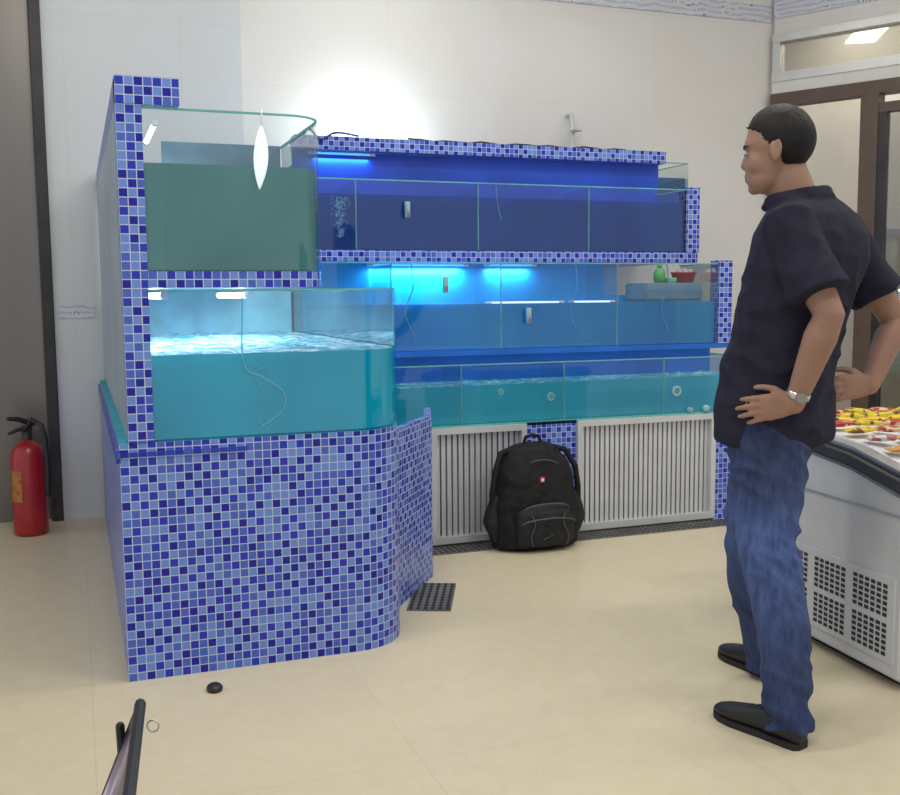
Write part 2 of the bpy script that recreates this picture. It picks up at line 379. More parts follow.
# ------------------------------------------------------------------ tiered rack
RK=empty('aquarium_rack',(2.2,5.1,0),"stepped blue tiled rack holding four rows of seafood tanks","aquarium rack")
box('base',1.12,3.30,4.56,5.84,0,.565,M_dark,RK)
box('base_panel',1.30,1.56,4.50,4.56,0,.58,M_mos,RK)
box('base_panel',2.06,2.34,4.50,4.56,0,.58,M_mos,RK)
box('base_panel',3.16,3.32,4.50,4.56,0,.58,M_mos,RK)
box('shelf',1.09,3.34,4.50,5.84,.565,.585,M_glassedge,RK)
box('back_panel',1.09,3.33,4.80,4.82,.585,.92,M_blueback,RK)
box('shelf',1.09,3.41,4.72,5.84,.905,.932,M_blueback,RK)
box('back_panel',1.09,2.82,5.10,5.12,.932,1.38,M_cyanback,RK)
box('back_panel',2.82,3.30,5.10,5.12,.932,1.20,M_cyanback,RK)
box('column',3.325,3.408,4.715,4.80,.932,1.385,M_mos,RK)
box('shelf',1.09,3.34,4.95,5.84,1.38,1.437,M_mos,RK)
box('column',3.262,3.345,4.945,5.03,1.437,1.80,M_mos,RK)
box('back_panel',1.09,3.28,5.28,5.30,1.437,1.96,M_navyback,RK)
box('cap',1.09,3.28,5.20,5.32,1.962,2.03,M_mos,RK)
M_louv=plain('louvre_paint',(.64,.65,.68),.4,.2,.05)
M_louvback=plain('louvre_backing',(.26,.265,.28),.7)  # plain gray backing panel behind the slats
for x0,x1 in((1.56,2.06),(2.34,3.16)):
    g=bpy.data.objects.new('vent_grille',None);COL.objects.link(g);g.location=((x0+x1)/2,4.5,0);par(g,RK)
    g["label"]="white framed vent grille with narrow vertical louvres"
    bm=bmesh.new()
    addbox(bm,x0,x1,4.485,4.555,.545,.575);addbox(bm,x0,x1,4.485,4.555,.012,.045)
    addbox(bm,x0,x0+.028,4.485,4.555,.045,.545);addbox(bm,x1-.028,x1,4.485,4.555,.045,.545)
    from_bm('frame',bm,M_grillef,g)
    bm=bmesh.new();n=int((x1-x0-.06)/.028)
    for i in range(n):
        cx=x0+.041+i*(x1-x0-.082)/(n-1)
        m=Matrix.Translation((cx,4.515,0))@Matrix.Rotation(math.radians(16),4,'Z')
        addbox(bm,-.0115,.0115,-.0025,.0025,.045,.545,m)
    from_bm('louvre',bm,M_louv,g)
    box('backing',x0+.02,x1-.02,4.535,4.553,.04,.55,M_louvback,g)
W_b=watermat('bottom_teal_water',(.03,.38,.47),.55,.30,(.01,.27,.38),14,.6,(.4,.85,.88),foam=.7,glint_th=.56)  # foam sets the painted glints
W_2=watermat('bright_blue_water',(.008,.26,.46),.50,.28,(.0,.16,.36),12,.6,(.25,.7,.9),foam=.7,glint_th=.56)  # foam sets the painted glints
W_3=watermat('deep_blue_water',(.016,.095,.33),.48,.22,(.010,.055,.20),12,.5,(.28,.5,.85),foam=.4)  # foam sets the painted glints
def rtank(label,x0,x1,y0,y1,z0,zt,zw,wm,divs):
    tank(label,[(x0,y0),(x1,y0),(x1,y1)],z0,zt,zw,[(x0+.01,y0+.012),(x1-.012,y0+.012),(x1-.012,y1),(x0+.01,y1)],wm,[(d,y0+.01,y1-.01) for d in divs])
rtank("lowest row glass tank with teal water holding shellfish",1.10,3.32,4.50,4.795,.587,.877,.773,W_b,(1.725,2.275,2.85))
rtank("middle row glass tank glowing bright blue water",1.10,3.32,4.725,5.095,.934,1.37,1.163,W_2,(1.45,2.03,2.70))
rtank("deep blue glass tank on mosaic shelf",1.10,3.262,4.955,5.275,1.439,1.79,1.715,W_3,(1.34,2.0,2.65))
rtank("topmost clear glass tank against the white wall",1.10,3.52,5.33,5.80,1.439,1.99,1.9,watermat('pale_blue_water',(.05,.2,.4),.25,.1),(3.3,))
# ------------------------------------------------------------------ lamps
def tubelamp(label,a,b,mat,energy,color,size=.04,drop=.03,rx=0,r=.011):
    a=Vector(a);b=Vector(b);mid=(a+b)/2
    e=empty('fluorescent_lamp',mid,label,"lamp",group="fluorescent lamps in the tanks")
    bm=bmesh.new();cyl(bm,a,b,r);from_bm('tube',bm,mat,e,True)
    d=(b-a).normalized();bm=bmesh.new();cyl(bm,a-d*.03,a,r*1.25);from_bm('end_cap',bm,M_whiteP,e)
    bm=bmesh.new();cyl(bm,b,b+d*.03,r*1.25);from_bm('end_cap',bm,M_whiteP,e)
    if energy:
        L=bpy.data.lights.new('tube_light','AREA');L.shape='RECTANGLE';L.size=(b-a).length;L.size_y=size;L.energy=energy;L.color=color
        o=bpy.data.objects.new('tube_light',L);COL.objects.link(o);o.location=mid-Vector((0,0,drop))
        o.rotation_euler=(math.radians(rx),0,math.atan2(d.y,d.x)); par(o,e)
        return o
tubelamp("added white tube lamp under the tank shelf, for sparkle on the water",(.28,3.5,1.215),(.28,4.3,1.215),M_lampw,12,(.7,.95,1))
tubelamp("added white tube lamp under the tank shelf, for sparkle on the water",(.62,3.9,1.215),(.62,4.7,1.215),M_lampw,9,(.7,.95,1))  # extra lamp added for bright reflections on the water surface
tubelamp("glowing cyan tube lamp under the mosaic shelf",(1.45,5.06,1.366),(1.95,5.06,1.366),M_lampc,5,(.2,.8,1),rx=25,r=.006)
tubelamp("glowing cyan tube lamp under the mosaic shelf",(2.1,5.06,1.366),(2.35,5.06,1.366),M_lampc,1.5,(.2,.8,1),rx=25,r=.006)
tubelamp("blue-lit tube lamp below the top tile band",(1.2,5.26,1.95),(1.5,5.26,1.95),M_lampc,1.0,(.08,.5,1),rx=20,r=.006)
M_streak=plain('white_streak',(.9,1,1),.4,emit=(.7,.9,1),es=.8)  # glowing tubes added in place of light streaks reflected at the waterline
tubelamp("thin glowing tube added at the waterline for a light reflection",(1.98,4.745,1.168),(2.36,4.745,1.168),M_streak,0,None,r=.005)
tubelamp("thin glowing tube added at the waterline for a light reflection",(2.45,4.745,1.168),(2.66,4.745,1.168),M_streak,0,None,r=.005)
o=tubelamp("bright white tube lamp on top of the tanks beside the wall",(1.42,5.62,2.03),(1.82,5.62,2.03),M_lampw,4.2,(.80,.95,1),drop=-.03)
o.rotation_euler=(math.radians(112),0,0)
tubelamp("white tube lamp over the upper tank",(.27,3.5,1.775),(.27,3.9,1.775),M_lampw,1.6,(.85,.97,1),r=.008)
for i,(x,y) in enumerate(((.2,1.2),(2.6,1.2),(.2,3.0),(2.6,3.2),(4.6,2.6),(1.6,4.6))):
    c=box('ceiling_light',x-.6,x+.6,y-.15,y+.15,CZ-.04,CZ-.001,M_whiteP)
    tag(c,"white rectangular ceiling light panel","ceiling light",group="ceiling light panels")
    L=bpy.data.lights.new('panel','AREA');L.shape='RECTANGLE';L.size=1.15;L.size_y=.28;L.energy=26 if y<4 else 14;L.color=(1,.97,.90)
    o=bpy.data.objects.new('panel',L);COL.objects.link(o);o.location=(x,y,CZ-.05);par(o,c)
w=bpy.data.worlds.new('w');SC.world=w;w.use_nodes=True
w.node_tree.nodes['Background'].inputs[0].default_value=(.89,.92,1,1);w.node_tree.nodes['Background'].inputs[1].default_value=.76
# ------------------------------------------------------------------ fire extinguisher
E=empty('fire_extinguisher',(-.28,5.55,0),"red fire extinguisher with black hose standing beside steel door","fire extinguisher")
def lathe(name,prof,cx,cy_,mat,parent,n=32,smooth=True):
    bm=bmesh.new();rr=[]
    for r,z in prof: rr.append([bm.verts.new((cx+r*math.cos(2*math.pi*k/n),cy_+r*math.sin(2*math.pi*k/n),z)) for k in range(n)])
    skin(bm,rr);return from_bm(name,bm,mat,parent,smooth)
ex=-.258
lathe('cylinder',[(.075,0),(.084,.008),(.086,.03),(.086,.40),(.080,.435),(.062,.462),(.04,.478),(.024,.485),(.024,.50)],ex,5.55,M_red,E)
bm=bmesh.new();rr=[]
for k in range(9):
    a=math.radians(205+k*5.5);rr.append([bm.verts.new((ex+.0885*math.cos(a)-.0,5.55+.0885*math.sin(a),z)) for z in (.18,.34)])
for a,b in zip(rr,rr[1:]): bm.faces.new((a[0],b[0],b[1],a[1]))
from_bm('sticker',bm,plain('extinguisher_label',(.40,.16,.03),.5,0,.4,30),E)
bm=bmesh.new();cyl(bm,(ex,5.55,.49),(ex,5.55,.565),.026);from_bm('valve',bm,M_blackmetal,E)
bm=bmesh.new();tube(bm,[(ex+.03,5.55,.57),(ex-.04,5.53,.60),(ex-.08,5.51,.605)],[.013,.013,.01]);from_bm('handle',bm,M_black,E,True)
bm=bmesh.new();tube(bm,[(ex+.02,5.55,.55),(ex-.04,5.53,.545),(ex-.08,5.51,.53)],[.01,.01,.008]);from_bm('handle',bm,M_black,E,True)
bm=bmesh.new();tube(bm,[(ex-.01,5.53,.54),(ex+.03,5.48,.60),(ex+.075,5.46,.57),(ex+.09,5.455,.50),(ex+.095,5.46,.35),(ex+.092,5.46,.22)],[.012]*4+[.014,.018]);from_bm('hose',bm,M_black,E,True)
# ------------------------------------------------------------------ drains
def grate(name,c,L,W,ang,label,nx,ny,g):
    e=empty(name,(c[0],c[1],0),label,"drain",group=g)
    m=Matrix.Translation((c[0],c[1],0))@Matrix.Rotation(ang,4,'Z')
    box('plate',-L/2,L/2,-W/2,W/2,0,.006,M_drain,e,mtx=m)
    bm=bmesh.new()
    for i in range(nx):
        for j in range(ny):
            x=-L/2+L*(i+.5)/nx;y=-W/2+W*(j+.5)/ny
            addbox(bm,x-L/nx*.32,x+L/nx*.32,y-W/ny*.22,y+W/ny*.22,.006,.0075,m)
    o=from_bm('slot',bm,M_hole,e);o["kind"]="stuff"
grate('floor_drain',(1.30,3.74),.36,.17,math.radians(66),"dark perforated steel floor drain cover beside tiled wall",10,6,"steel drain covers")
grate('floor_drain',(2.36,4.41),1.68,.13,0,"long dark slotted drain channel along the tank base",56,4,"steel drain covers")
bm=bmesh.new();ellips(bm,(.355,3.08,.008),[(.025,0,0),(0,.03,0),(0,0,.016)]);o=from_bm('drain_plug',bm,M_black,None,True);tag(o,"small black rubber plug lying on the cream floor","plug")
# ------------------------------------------------------------------ pipe on wall
e=empty('wall_pipe',(2.97,5.84,2.1),"white plastic water pipe with tap on the wall","pipe")
bm=bmesh.new();tube(bm,[(2.97,5.85,2.33),(2.97,5.80,2.325),(2.97,5.79,2.28),(2.97,5.79,2.02)],.014);from_bm('pipe',bm,plain('pipe_plastic',(.62,.62,.60),.4),e,True)
bm=bmesh.new();tube(bm,[(2.97,5.79,2.22),(2.97,5.74,2.22)],[.016,.012]);from_bm('tap',bm,M_alu,e,True)
bm=bmesh.new();tube(bm,[(2.94,5.735,2.22),(3.0,5.735,2.22)],[.007,.007]);from_bm('tap_handle',bm,M_alu,e,True)
bm=bmesh.new();pts=[(3.05-i*.07,5.27+.015*math.sin(i*1.3),2.036+.005*(math.sin(i*2.1)+1)) for i in range(20)];tube(bm,pts,.0045,8)
o=from_bm('power_cable',bm,M_black,None,True);tag(o,"thin black cable lying along the top tile band","cable")
def smoothpts(pts):
    P=[Vector(p) for p in pts];Q=[]
    for i in range(len(P)-1):
        p0=P[max(0,i-1)];p1=P[i];p2=P[i+1];p3=P[min(len(P)-1,i+2)]
        for k in range(8):
            t=k/8;Q.append(.5*((2*p1)+(p2-p0)*t+(2*p0-5*p1+4*p2-p3)*t*t+(3*p1-p0-3*p2+p3)*t**3))
    Q.append(P[-1]);return Q
def hose(label,pts,r=.004,mat=M_whiteP):
    bm=bmesh.new();tube(bm,smoothpts(pts),r,8);o=from_bm('air_hose',bm,mat,None,True)
    tag(o,label,"air hose",group="air hoses in the tanks")
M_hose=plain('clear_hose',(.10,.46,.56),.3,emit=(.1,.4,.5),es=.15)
M_hose2=plain('blue_hose',(.12,.36,.60),.3)
hose("thin clear air hose curving down in the teal tank",[(.50,3.255,1.22),(.50,3.257,1.0),(.56,3.257,.95),(.625,3.257,.90),(.62,3.257,.84),(.55,3.257,.79)],.003,M_hose)
hose("dark blue air hose looped above the rear tanks",[(1.12,5.19,1.98),(1.15,5.17,2.06),(1.22,5.19,2.01),(1.30,5.18,2.045),(1.42,5.19,2.035)],.006,plain('dark_blue_hose',(.01,.05,.25),.4))
for x in (1.55,2.45,3.0):
    hose("thin pale air hose dropping into the blue tank",[(x,4.733,1.37),(x+.01,4.733,1.25),(x-.03,4.733,1.12),(x+.02,4.733,1.0)],.003,M_hose2)
hose("thin pale air hose dropping into the deep blue tank",[(2.1,4.963,1.78),(2.11,4.963,1.68),(2.13,4.963,1.6)],.003,M_hose2)
def bubbles(label,c,h,sp_,n,r,mat):
    bm=bmesh.new()
    for i in range(n):
        t=random.random();rr=r*random.uniform(.5,1.2)
        p=(c[0]+random.gauss(0,sp_*(.4+t)),c[1]+random.uniform(-.0015,.0015),c[2]+h*t)
        ellips(bm,p,[(rr,0,0),(0,rr*.5,0),(0,0,rr)],8,6)
    o=from_bm('bubble_column',bm,mat,None,True);tag(o,label,"bubbles",kind="stuff")
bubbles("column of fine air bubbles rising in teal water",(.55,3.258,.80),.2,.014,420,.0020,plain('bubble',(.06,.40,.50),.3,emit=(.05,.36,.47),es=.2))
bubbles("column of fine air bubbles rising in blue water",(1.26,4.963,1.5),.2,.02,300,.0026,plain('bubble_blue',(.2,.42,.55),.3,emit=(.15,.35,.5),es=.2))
def cup(x,y,z):
    e=empty('filter_cup',(x,y,z),"small white plastic filter cup inside a glass tank","filter cup",group="filter cups in the tanks")
    lathe('cup_body',[(.010,z),(.014,z+.004),(.015,z+.075),(.012,z+.08)],x,y,plain('cup_white',(.28,.44,.52),.4),e,16)
    box('mark',x-.005,x+.005,y-.0165,y-.0150,z+.006,z+.03,plain('mark_red',(.30,.12,.12),.5),e)
cup(1.60,4.93,1.60);cup(2.17,4.705,1.06) ;cup(1.72,4.705,1.22)
# lamp reflection modelled as a glowing leaf-shaped scoop
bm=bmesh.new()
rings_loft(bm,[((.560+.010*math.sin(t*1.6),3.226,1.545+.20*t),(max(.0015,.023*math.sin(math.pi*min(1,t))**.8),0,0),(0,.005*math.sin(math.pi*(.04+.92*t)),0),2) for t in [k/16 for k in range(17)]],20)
o=from_bm('glint',bm,plain('glint_white',(.78,.86,.93),.3,emit=(.8,.92,1),es=.35),None,True);tag(o,"long glowing leaf-shaped shape added at the glass tank for a lamp reflection","glint")
bm=bmesh.new();tube(bm,[(.570,3.226,1.74),(.573,3.228,1.79),(.573,3.25,1.795)],.002,8);c=from_bm('glint_wire',bm,M_alu,o,True);c.matrix_parent_inverse=Matrix.Identity(4)  # added wire that holds the modelled reflection to the rim
def fitting(x,y,z,r):
    e=empty('pipe_fitting',(x,y,z),"round white pipe fitting inside the bottom tank","pipe fitting",group="pipe fittings in the bottom tanks")
    bm=bmesh.new();tube(bm,[(x+r*math.cos(a),y,z+r*math.sin(a)) for a in [2*math.pi*k/20 for k in range(21)]],r*.38,8,False);from_bm('ring',bm,plain('fitting_white',(.30,.55,.62),.4),e,True)
    bm=bmesh.new();cyl(bm,(x,y-.004,z),(x,y+.02,z),r*.85);from_bm('socket',bm,plain('fitting_inner',(.16,.42,.50),.5),e)
fitting(2.20,4.507,.70,.017);fitting(2.925,4.507,.70,.022);fitting(1.93,4.507,.735,.012)
M_shell=plain('shell',(.25,.48,.56),.4,0,.3,40)
def clam(x,y,z,s,lab="pale clam shell resting at the tank glass"):
    e=empty('clam',(x,y,z),lab,"shellfish",group="clams in the bottom tanks")
    for sg in(1,-1):
        bm=bmesh.new();ellips(bm,(x,y+sg*.006*s,z+.02*s),[(.03*s,0,0),(0,.012*s,0),(0,0,.024*s)],24,14)
        from_bm('shell_half',bm,M_shell,e,True)
for x,s in((3.10,.9),(3.0,.7),(1.55,.7)): clam(x,4.492,.589,s*.8)
def fish(x,y,z,s,a,mat):
    e=empty('fish',(x,y,z),"small pale fish drifting near the water surface","fish",group="fish in the bottom tanks")
    m=Matrix.Translation((x,y,z))@Matrix.Rotation(a,4,'Z')@Matrix.Scale(s,4)
    bm=bmesh.new()
    prof=[(-.075,.003,.008),(-.05,.006,.014),(-.02,.012,.024),(.02,.014,.028),(.05,.011,.022),(.07,.006,.012),(.078,.002,.004)]
    rings_loft(bm,[(m@Vector((px,0,0)),m.to_3x3()@Vector((0,w_,0)),m.to_3x3()@Vector((0,0,h_)),2) for px,w_,h_ in prof],16)
    from_bm('body',bm,mat,e,True)
    bm=bmesh.new();v=[bm.verts.new(m@Vector(q)) for q in((-.07,0,.004),(-.115,0,.03),(-.10,0,0),(-.115,0,-.03),(-.07,0,-.004))];bm.faces.new(v);from_bm('tail',bm,mat,e)
    bm=bmesh.new();v=[bm.verts.new(m@Vector(q)) for q in((.03,0,.024),(.0,0,.045),(-.03,0,.024))];bm.faces.new(v);from_bm('fin',bm,mat,e)
M_fish=plain('fish_skin',(.10,.36,.48),.4,0,.4,30)
for x,z,s,a in((1.93,.765,.7,.2),(2.45,.76,.75,.4),(2.08,.76,.6,2.9),(3.0,.765,.8,.1),(3.14,.77,.7,2.8)): fish(x,4.60,z,s,a,M_fish)
# floating foam tray at the right end of the middle row, carrying a green bottle and a red basket
bm=bmesh.new();addbox(bm,2.93,3.30,4.83,5.06,1.166,1.265);bmesh.ops.bevel(bm,geom=bm.edges[:],offset=.01,segments=2,affect='EDGES')
o=from_bm('foam_box',bm,plain('styrofoam',(.16,.28,.38),.8,0,.1),None);tag(o,"pale foam box floating in the blue tank","box")
e=empty('detergent_bottle',(3.05,4.92,1.266),"small green plastic bottle standing on the foam box","bottle")
M_gp=plain('green_plastic',(.08,.36,.10),.35)
lathe('bottle_body',[(.022,1.267),(.032,1.270),(.034,1.315),(.026,1.338),(.011,1.347),(.011,1.352)],3.06,4.90,M_gp,e,20)
lathe('bottle_cap',[(.013,1.352),(.013,1.366),(.009,1.368)],3.06,4.90,M_gp,e,16)
e=empty('green_sponge',(3.12,4.9,1.266),"small green scouring sponge on the foam box","sponge")
box('sponge_pad',3.095,3.155,4.87,4.93,1.267,1.295,plain('sponge_green',(.15,.42,.18),.9),e,bevel=.006)
e=empty('red_basket',(3.23,4.92,1.266),"small red plastic basket holding white pieces on the foam box","basket")
lathe('basket_body',[(.050,1.267),(.056,1.270),(.068,1.318),(.072,1.318),(.072,1.326),(.066,1.326)],3.228,4.92,plain('red_plastic',(.40,.03,.04),.4),e)
bm=bmesh.new()
for k in range(5): addbox(bm,3.185+k*.018,3.198+k*.018,4.90+.01*(k%2),4.93,1.322,1.336+.006*(k%3))
o=from_bm('basket_filling',bm,plain('white_bits',(.6,.6,.58),.6),e);o["kind"]="stuff"
# ------------------------------------------------------------------ backpack
B=empty('backpack',(2.05,4.34,0),"black zipped backpack standing against the tiled tank base","backpack")
M_nylon=plain('black_nylon',(.009,.009,.011),.7,0,.4,40,bump=.3,bscale=120,spec=.3)
M_nylon2=plain('charcoal_nylon',(.014,.014,.017),.65,0,.3,40,bump=.3,spec=.35)
bx,by=2.03,4.33
bm=bmesh.new()
prof=[(0.0,.18,.085),(.02,.212,.105),(.10,.222,.11),(.22,.215,.11),(.34,.195,.10),(.42,.165,.085),(.47,.125,.065),(.495,.07,.04),(.50,.03,.02)]
rings_loft(bm,[((bx+.0,by+.03*(z/.5),z+.004),(w_,0,0),(0,d_,0),2.8) for z,w_,d_ in prof],36)
voxel('body',bm,.008,5,M_nylon,B,lambda c:.009*noise.noise(c*9)+.004*noise.noise(c*25))
bm=bmesh.new()
rings_loft(bm,[((bx+.01,by-.085+.02*(z/.3),z),(w_,0,0),(0,d_,0),3) for z,w_,d_ in((.025,.13,.04),(.05,.15,.06),(.14,.15,.065),(.19,.14,.055),(.225,.11,.03))],30)
voxel('front_pocket',bm,.008,5,M_nylon2,B,lambda c:.008*noise.noise(c*14))
bm=bmesh.new()
rings_loft(bm,[((bx+.01,by-.06+.06*(z/.4),z),(w_,0,0),(0,d_,0),3) for z,w_,d_ in((.235,.12,.045),(.26,.13,.058),(.35,.12,.055),(.40,.10,.035),(.425,.07,.02))],30)
voxel('upper_pocket',bm,.008,5,M_nylon2,B,lambda c:.008*noise.noise(c*14))
for sx_ in(-1,1):
    bm=bmesh.new();tube(bm,[(bx+sx_*.195,by+.0,.07),(bx+sx_*.225,by,.14),(bx+sx_*.205,by,.24)],[.04,.045,.03]);voxel('side_pocket',bm,.008,4,M_nylon2,B,lambda c:.006*noise.noise(c*18))
    bm=bmesh.new();tube(bm,[(bx+sx_*.09,by+.05,.48),(bx+sx_*.17,by+.02,.46),(bx+sx_*.21,by-.01,.38),(bx+sx_*.225,by-.01,.28),(bx+sx_*.225,by-.01,.12)],[.014]*5,8);from_bm('strap',bm,M_nylon,B,True)
bm=bmesh.new();tube(bm,[(bx-.045,by+.03,.495),(bx-.035,by+.03,.53),(bx,by+.03,.54),(bx+.035,by+.03,.53),(bx+.045,by+.03,.495)],.009,8);from_bm('handle',bm,M_nylon,B,True)
M_zip=plain('zip_grey',(.10,.10,.11),.4,.4)
def zz(zc,ww,yy,hh=.028):
    bm=bmesh.new();tube(bm,[(bx+.01+ww*math.cos(a),by+yy+.02*(1-math.sin(a)),zc+hh*math.sin(a)) for a in [math.pi*k/12 for k in range(13)]],.003,6);from_bm('zip',bm,M_zip,B,True)
zz(.205,.115,-.128);zz(.14,.14,-.152);zz(.36,.11,-.06,.07)
for sx_ in(-1,1):
    bm=bmesh.new();tube(bm,[(bx+.01+sx_*(.085+.012*math.sin(i*.8)),by-.150+.0015*i*i*.2,.04+.018*i) for i in range(9)],.0025,6);from_bm('piping',bm,M_zip,B,True)
bm=bmesh.new();tube(bm,[(bx+.005+(.028 if i%2 else -.028),by-.150+.002*i,.07+.020*i) for i in range(6)],.0025,6);from_bm('bungee_cord',bm,M_zip,B,True)
ez=.325
box('emblem',bx-.012,bx+.014,by-.082,by-.070,ez,ez+.028,plain('emblem_red',(.45,.05,.03),.4),B,bevel=.002)
bm=bmesh.new();addbox(bm,bx-.002,bx+.004,by-.085,by-.082,ez+.006,ez+.022);addbox(bm,bx-.007,bx+.009,by-.0851,by-.082,ez+.011,ez+.017);from_bm('emblem_cross',bm,M_whiteP,B)
# ------------------------------------------------------------------ freezer
FZ=empty('display_freezer',(2.7,2.8,0),"white chest freezer with dark bumper rim and vented side","freezer")
fa=math.atan2(.083,.9965)
FM=Matrix.Translation((2.285,2.29,0))@Matrix.Rotation(-fa,4,'Z')
Lf=.90;Wf=.78
def fprof(name,prof,x0,x1,mat,bevel=.0):
    bm=bmesh.new();a=[bm.verts.new(FM@Vector((x0,y,z))) for y,z in prof];b=[bm.verts.new(FM@Vector((x1,y,z))) for y,z in prof]
    n=len(prof)
    for i in range(n): bm.faces.new((a[i],a[(i+1)%n],b[(i+1)%n],b[i]))
    bm.faces.new(a);bm.faces.new(list(reversed(b)))
    if bevel: 
        bmesh.ops.recalc_face_normals(bm,faces=bm.faces)
        bmesh.ops.bevel(bm,geom=[e for e in bm.edges if e.calc_face_angle(0)>.6],offset=bevel,segments=3,affect='EDGES')
    return from_bm(name,bm,mat,FZ)
M_bump=plain('grey_bumper',(.05,.05,.055),.4,0,.15)
fprof('body',[(0,.03),(Lf,.03),(Lf,.675),(.46,.675),(.25,.655),(0,.60)],0,Wf,M_white,.012)
fprof('bumper',[(-.02,.60),(.25,.655),(.46,.675),(Lf+.02,.675),(Lf+.02,.725),(.46,.725),(.25,.707),(-.02,.655)],-.02,Wf+.02,M_bump,.012)
fprof('plinth',[(.06,.0),(Lf-.06,.0),(Lf-.06,.03),(.06,.03)],.05,Wf-.05,M_black)
fprof('rim',[(.02,.664),(.25,.709),(.46,.726),(Lf,.726),(Lf,.736),(.46,.736),(.25,.719),(.02,.674)],.0,Wf,M_alu)
fprof('liner',[(.05,.670),(.25,.711),(.46,.728),(Lf-.03,.728),(Lf-.03,.742),(.46,.742),(.25,.725),(.05,.684)],.04,Wf-.04,M_whiteP)
bm=bmesh.new()
addbox(bm,-.006,0,.03,.66,.08,.345,FM);from_bm('vent_panel',bm,M_white,FZ)
for pj in range(2):
    for pi in range(3):
        bm=bmesh.new()
        for i in range(6):
            for j in range(6):
                y=.06+pi*.20+i*.028;z=.098+pj*.122+j*.018
                addbox(bm,-.008,-.006,y,y+.018,z,z+.011,FM)
        from_bm('vent',bm,M_dark,FZ)
bm=bmesh.new();addbox(bm,-.004,0,.0,Lf,.535,.542,FM);from_bm('trim_strip',bm,M_alu,FZ)
def packmat(name,c1,c2):
    m,nt,b=newmat(name);tc=N(nt,'ShaderNodeTexCoord');v=N(nt,'ShaderNodeTexNoise');v.inputs['Scale'].default_value=34;v.inputs['Detail'].default_value=1
    nt.links.new(tc.outputs['Object'],v.inputs['Vector']);r=N(nt,'ShaderNodeValToRGB');r.color_ramp.interpolation='CONSTANT'
    r.color_ramp.elements[0].color=(*c1,1);r.color_ramp.elements[1].position=.57;r.color_ramp.elements[1].color=(*c2,1)
    nt.links.new(v.outputs['Fac'],r.inputs[0]);nt.links.new(r.outputs[0],b.inputs['Base Color']);b.inputs['Roughness'].default_value=.35;return m
pc=[packmat('pack_yellow',(.75,.54,.02),(.15,.05,.02)),packmat('pack_red',(.45,.03,.03),(.70,.55,.30)),packmat('pack_white',(.66,.64,.62),(.45,.12,.12)),packmat('pack_orange',(.65,.28,.04),(.7,.65,.5))]
for i in range(6):
    for j in range(7):
        x=.10+i*.112+random.uniform(-.006,.006);y=.13+j*.110+random.uniform(-.008,.008)
        zt=.742 if y>.46 else (.742-(.46-y)*.081 if y>.25 else .725-(.25-y)*.205)
        cidx=random.choices([0,1,2,3],[7,3,1,.5] if y>.3 else [1,1,5,.5])[0]
        m=FM@Matrix.Translation((x,y,zt+.016+(0 if y>.46 else .006)))@Matrix.Rotation(random.uniform(-.5,.5)+1.1,4,'Z')@Matrix.Rotation(random.uniform(-.1,.1),4,'X')
        bm=bmesh.new();rings_loft(bm,[(m@Vector((0,q*.048,0)),m.to_3x3()@Vector((.027*wf,0,0)),m.to_3x3()@Vector((0,0,.011*hf)),2.5) for q,wf,hf in((-1.1,1,.08),(-.95,1,.15),(-.8,.95,.7),(0,.95,1),(.8,.95,.7),(.95,1,.15),(1.1,1,.08))],14)
        o=from_bm('snack_packet',bm,pc[cidx],None,True)
        tag(o,("yellow","red","white","orange")[cidx]+" foil snack packet lying in the display freezer","food packet",group="packets on top of the freezer")
# ------------------------------------------------------------------ display board near the camera
DB=empty('display_board',(.1,1.5,0),"black framed display board leaning on its stand","sign board")
far=R0*-.520+FH*1.62; near=R0*-.408+FH*1.18
def bd(p,dz,dl): return Vector((p.x,p.y,0))+R0*dl+Vector((0,0,dz))
T1=bd(far,.538,0);T2=bd(near,.538,0);B1=bd(far,.03,-.21);B2=bd(near,.03,-.21)
for a,b,r_ in((T1,T2,.0095),(B1,B2,.008),(T1,B1,.006),(T2,B2,.008)):
    bm=bmesh.new();tube(bm,[a,b],[r_,r_],8,True);from_bm('frame_bar',bm,M_black,DB)
nn=(T2-T1).cross(B1-T1).normalized()*.004
bm=bmesh.new();a=[bm.verts.new(p+nn) for p in(T1,T2,B2,B1)];b=[bm.verts.new(p-nn) for p in(T1,T2,B2,B1)]
bm.faces.new(a);bm.faces.new(b)
for i in range(4): bm.faces.new((a[i],a[(i+1)%4],b[(i+1)%4],b[i]))
m,nt,b_=newmat('violet_print');tc=N(nt,'ShaderNodeTexCoord');nz=N(nt,'ShaderNodeTexNoise');nz.inputs['Scale'].default_value=9;nt.links.new(tc.outputs['Object'],nz.inputs['Vector'])
r=N(nt,'ShaderNodeValToRGB');q=r.color_ramp.elements;q[0].position=.38;q[0].color=(.05,.03,.09,1);q[1].position=.60;q[1].color=(.70,.64,.80,1);k_=q.new(.5);k_.color=(.28,.20,.42,1)
nt.links.new(nz.outputs['Fac'],r.inputs[0]);nt.links.new(r.outputs[0],b_.inputs['Base Color']);b_.inputs['Roughness'].default_value=.3;b_.inputs['Specular IOR Level'].default_value=.2
from_bm('panel',bm,m,DB)
for p in(far,near):
    bm=bmesh.new();tube(bm,[bd(p,.50,-.035),bd(p,.012,-.02)],[.0075,.0075],8,True);from_bm('stand_leg',bm,M_black,DB)
bm=bmesh.new();tube(bm,[bd(far,.50,.02)+R0*(.010*math.cos(a))+Vector((0,0,.010*math.sin(a))) for a in [2*math.pi*k/12 for k in range(13)]],.0015,6);from_bm('ring',bm,M_alu,DB,True)
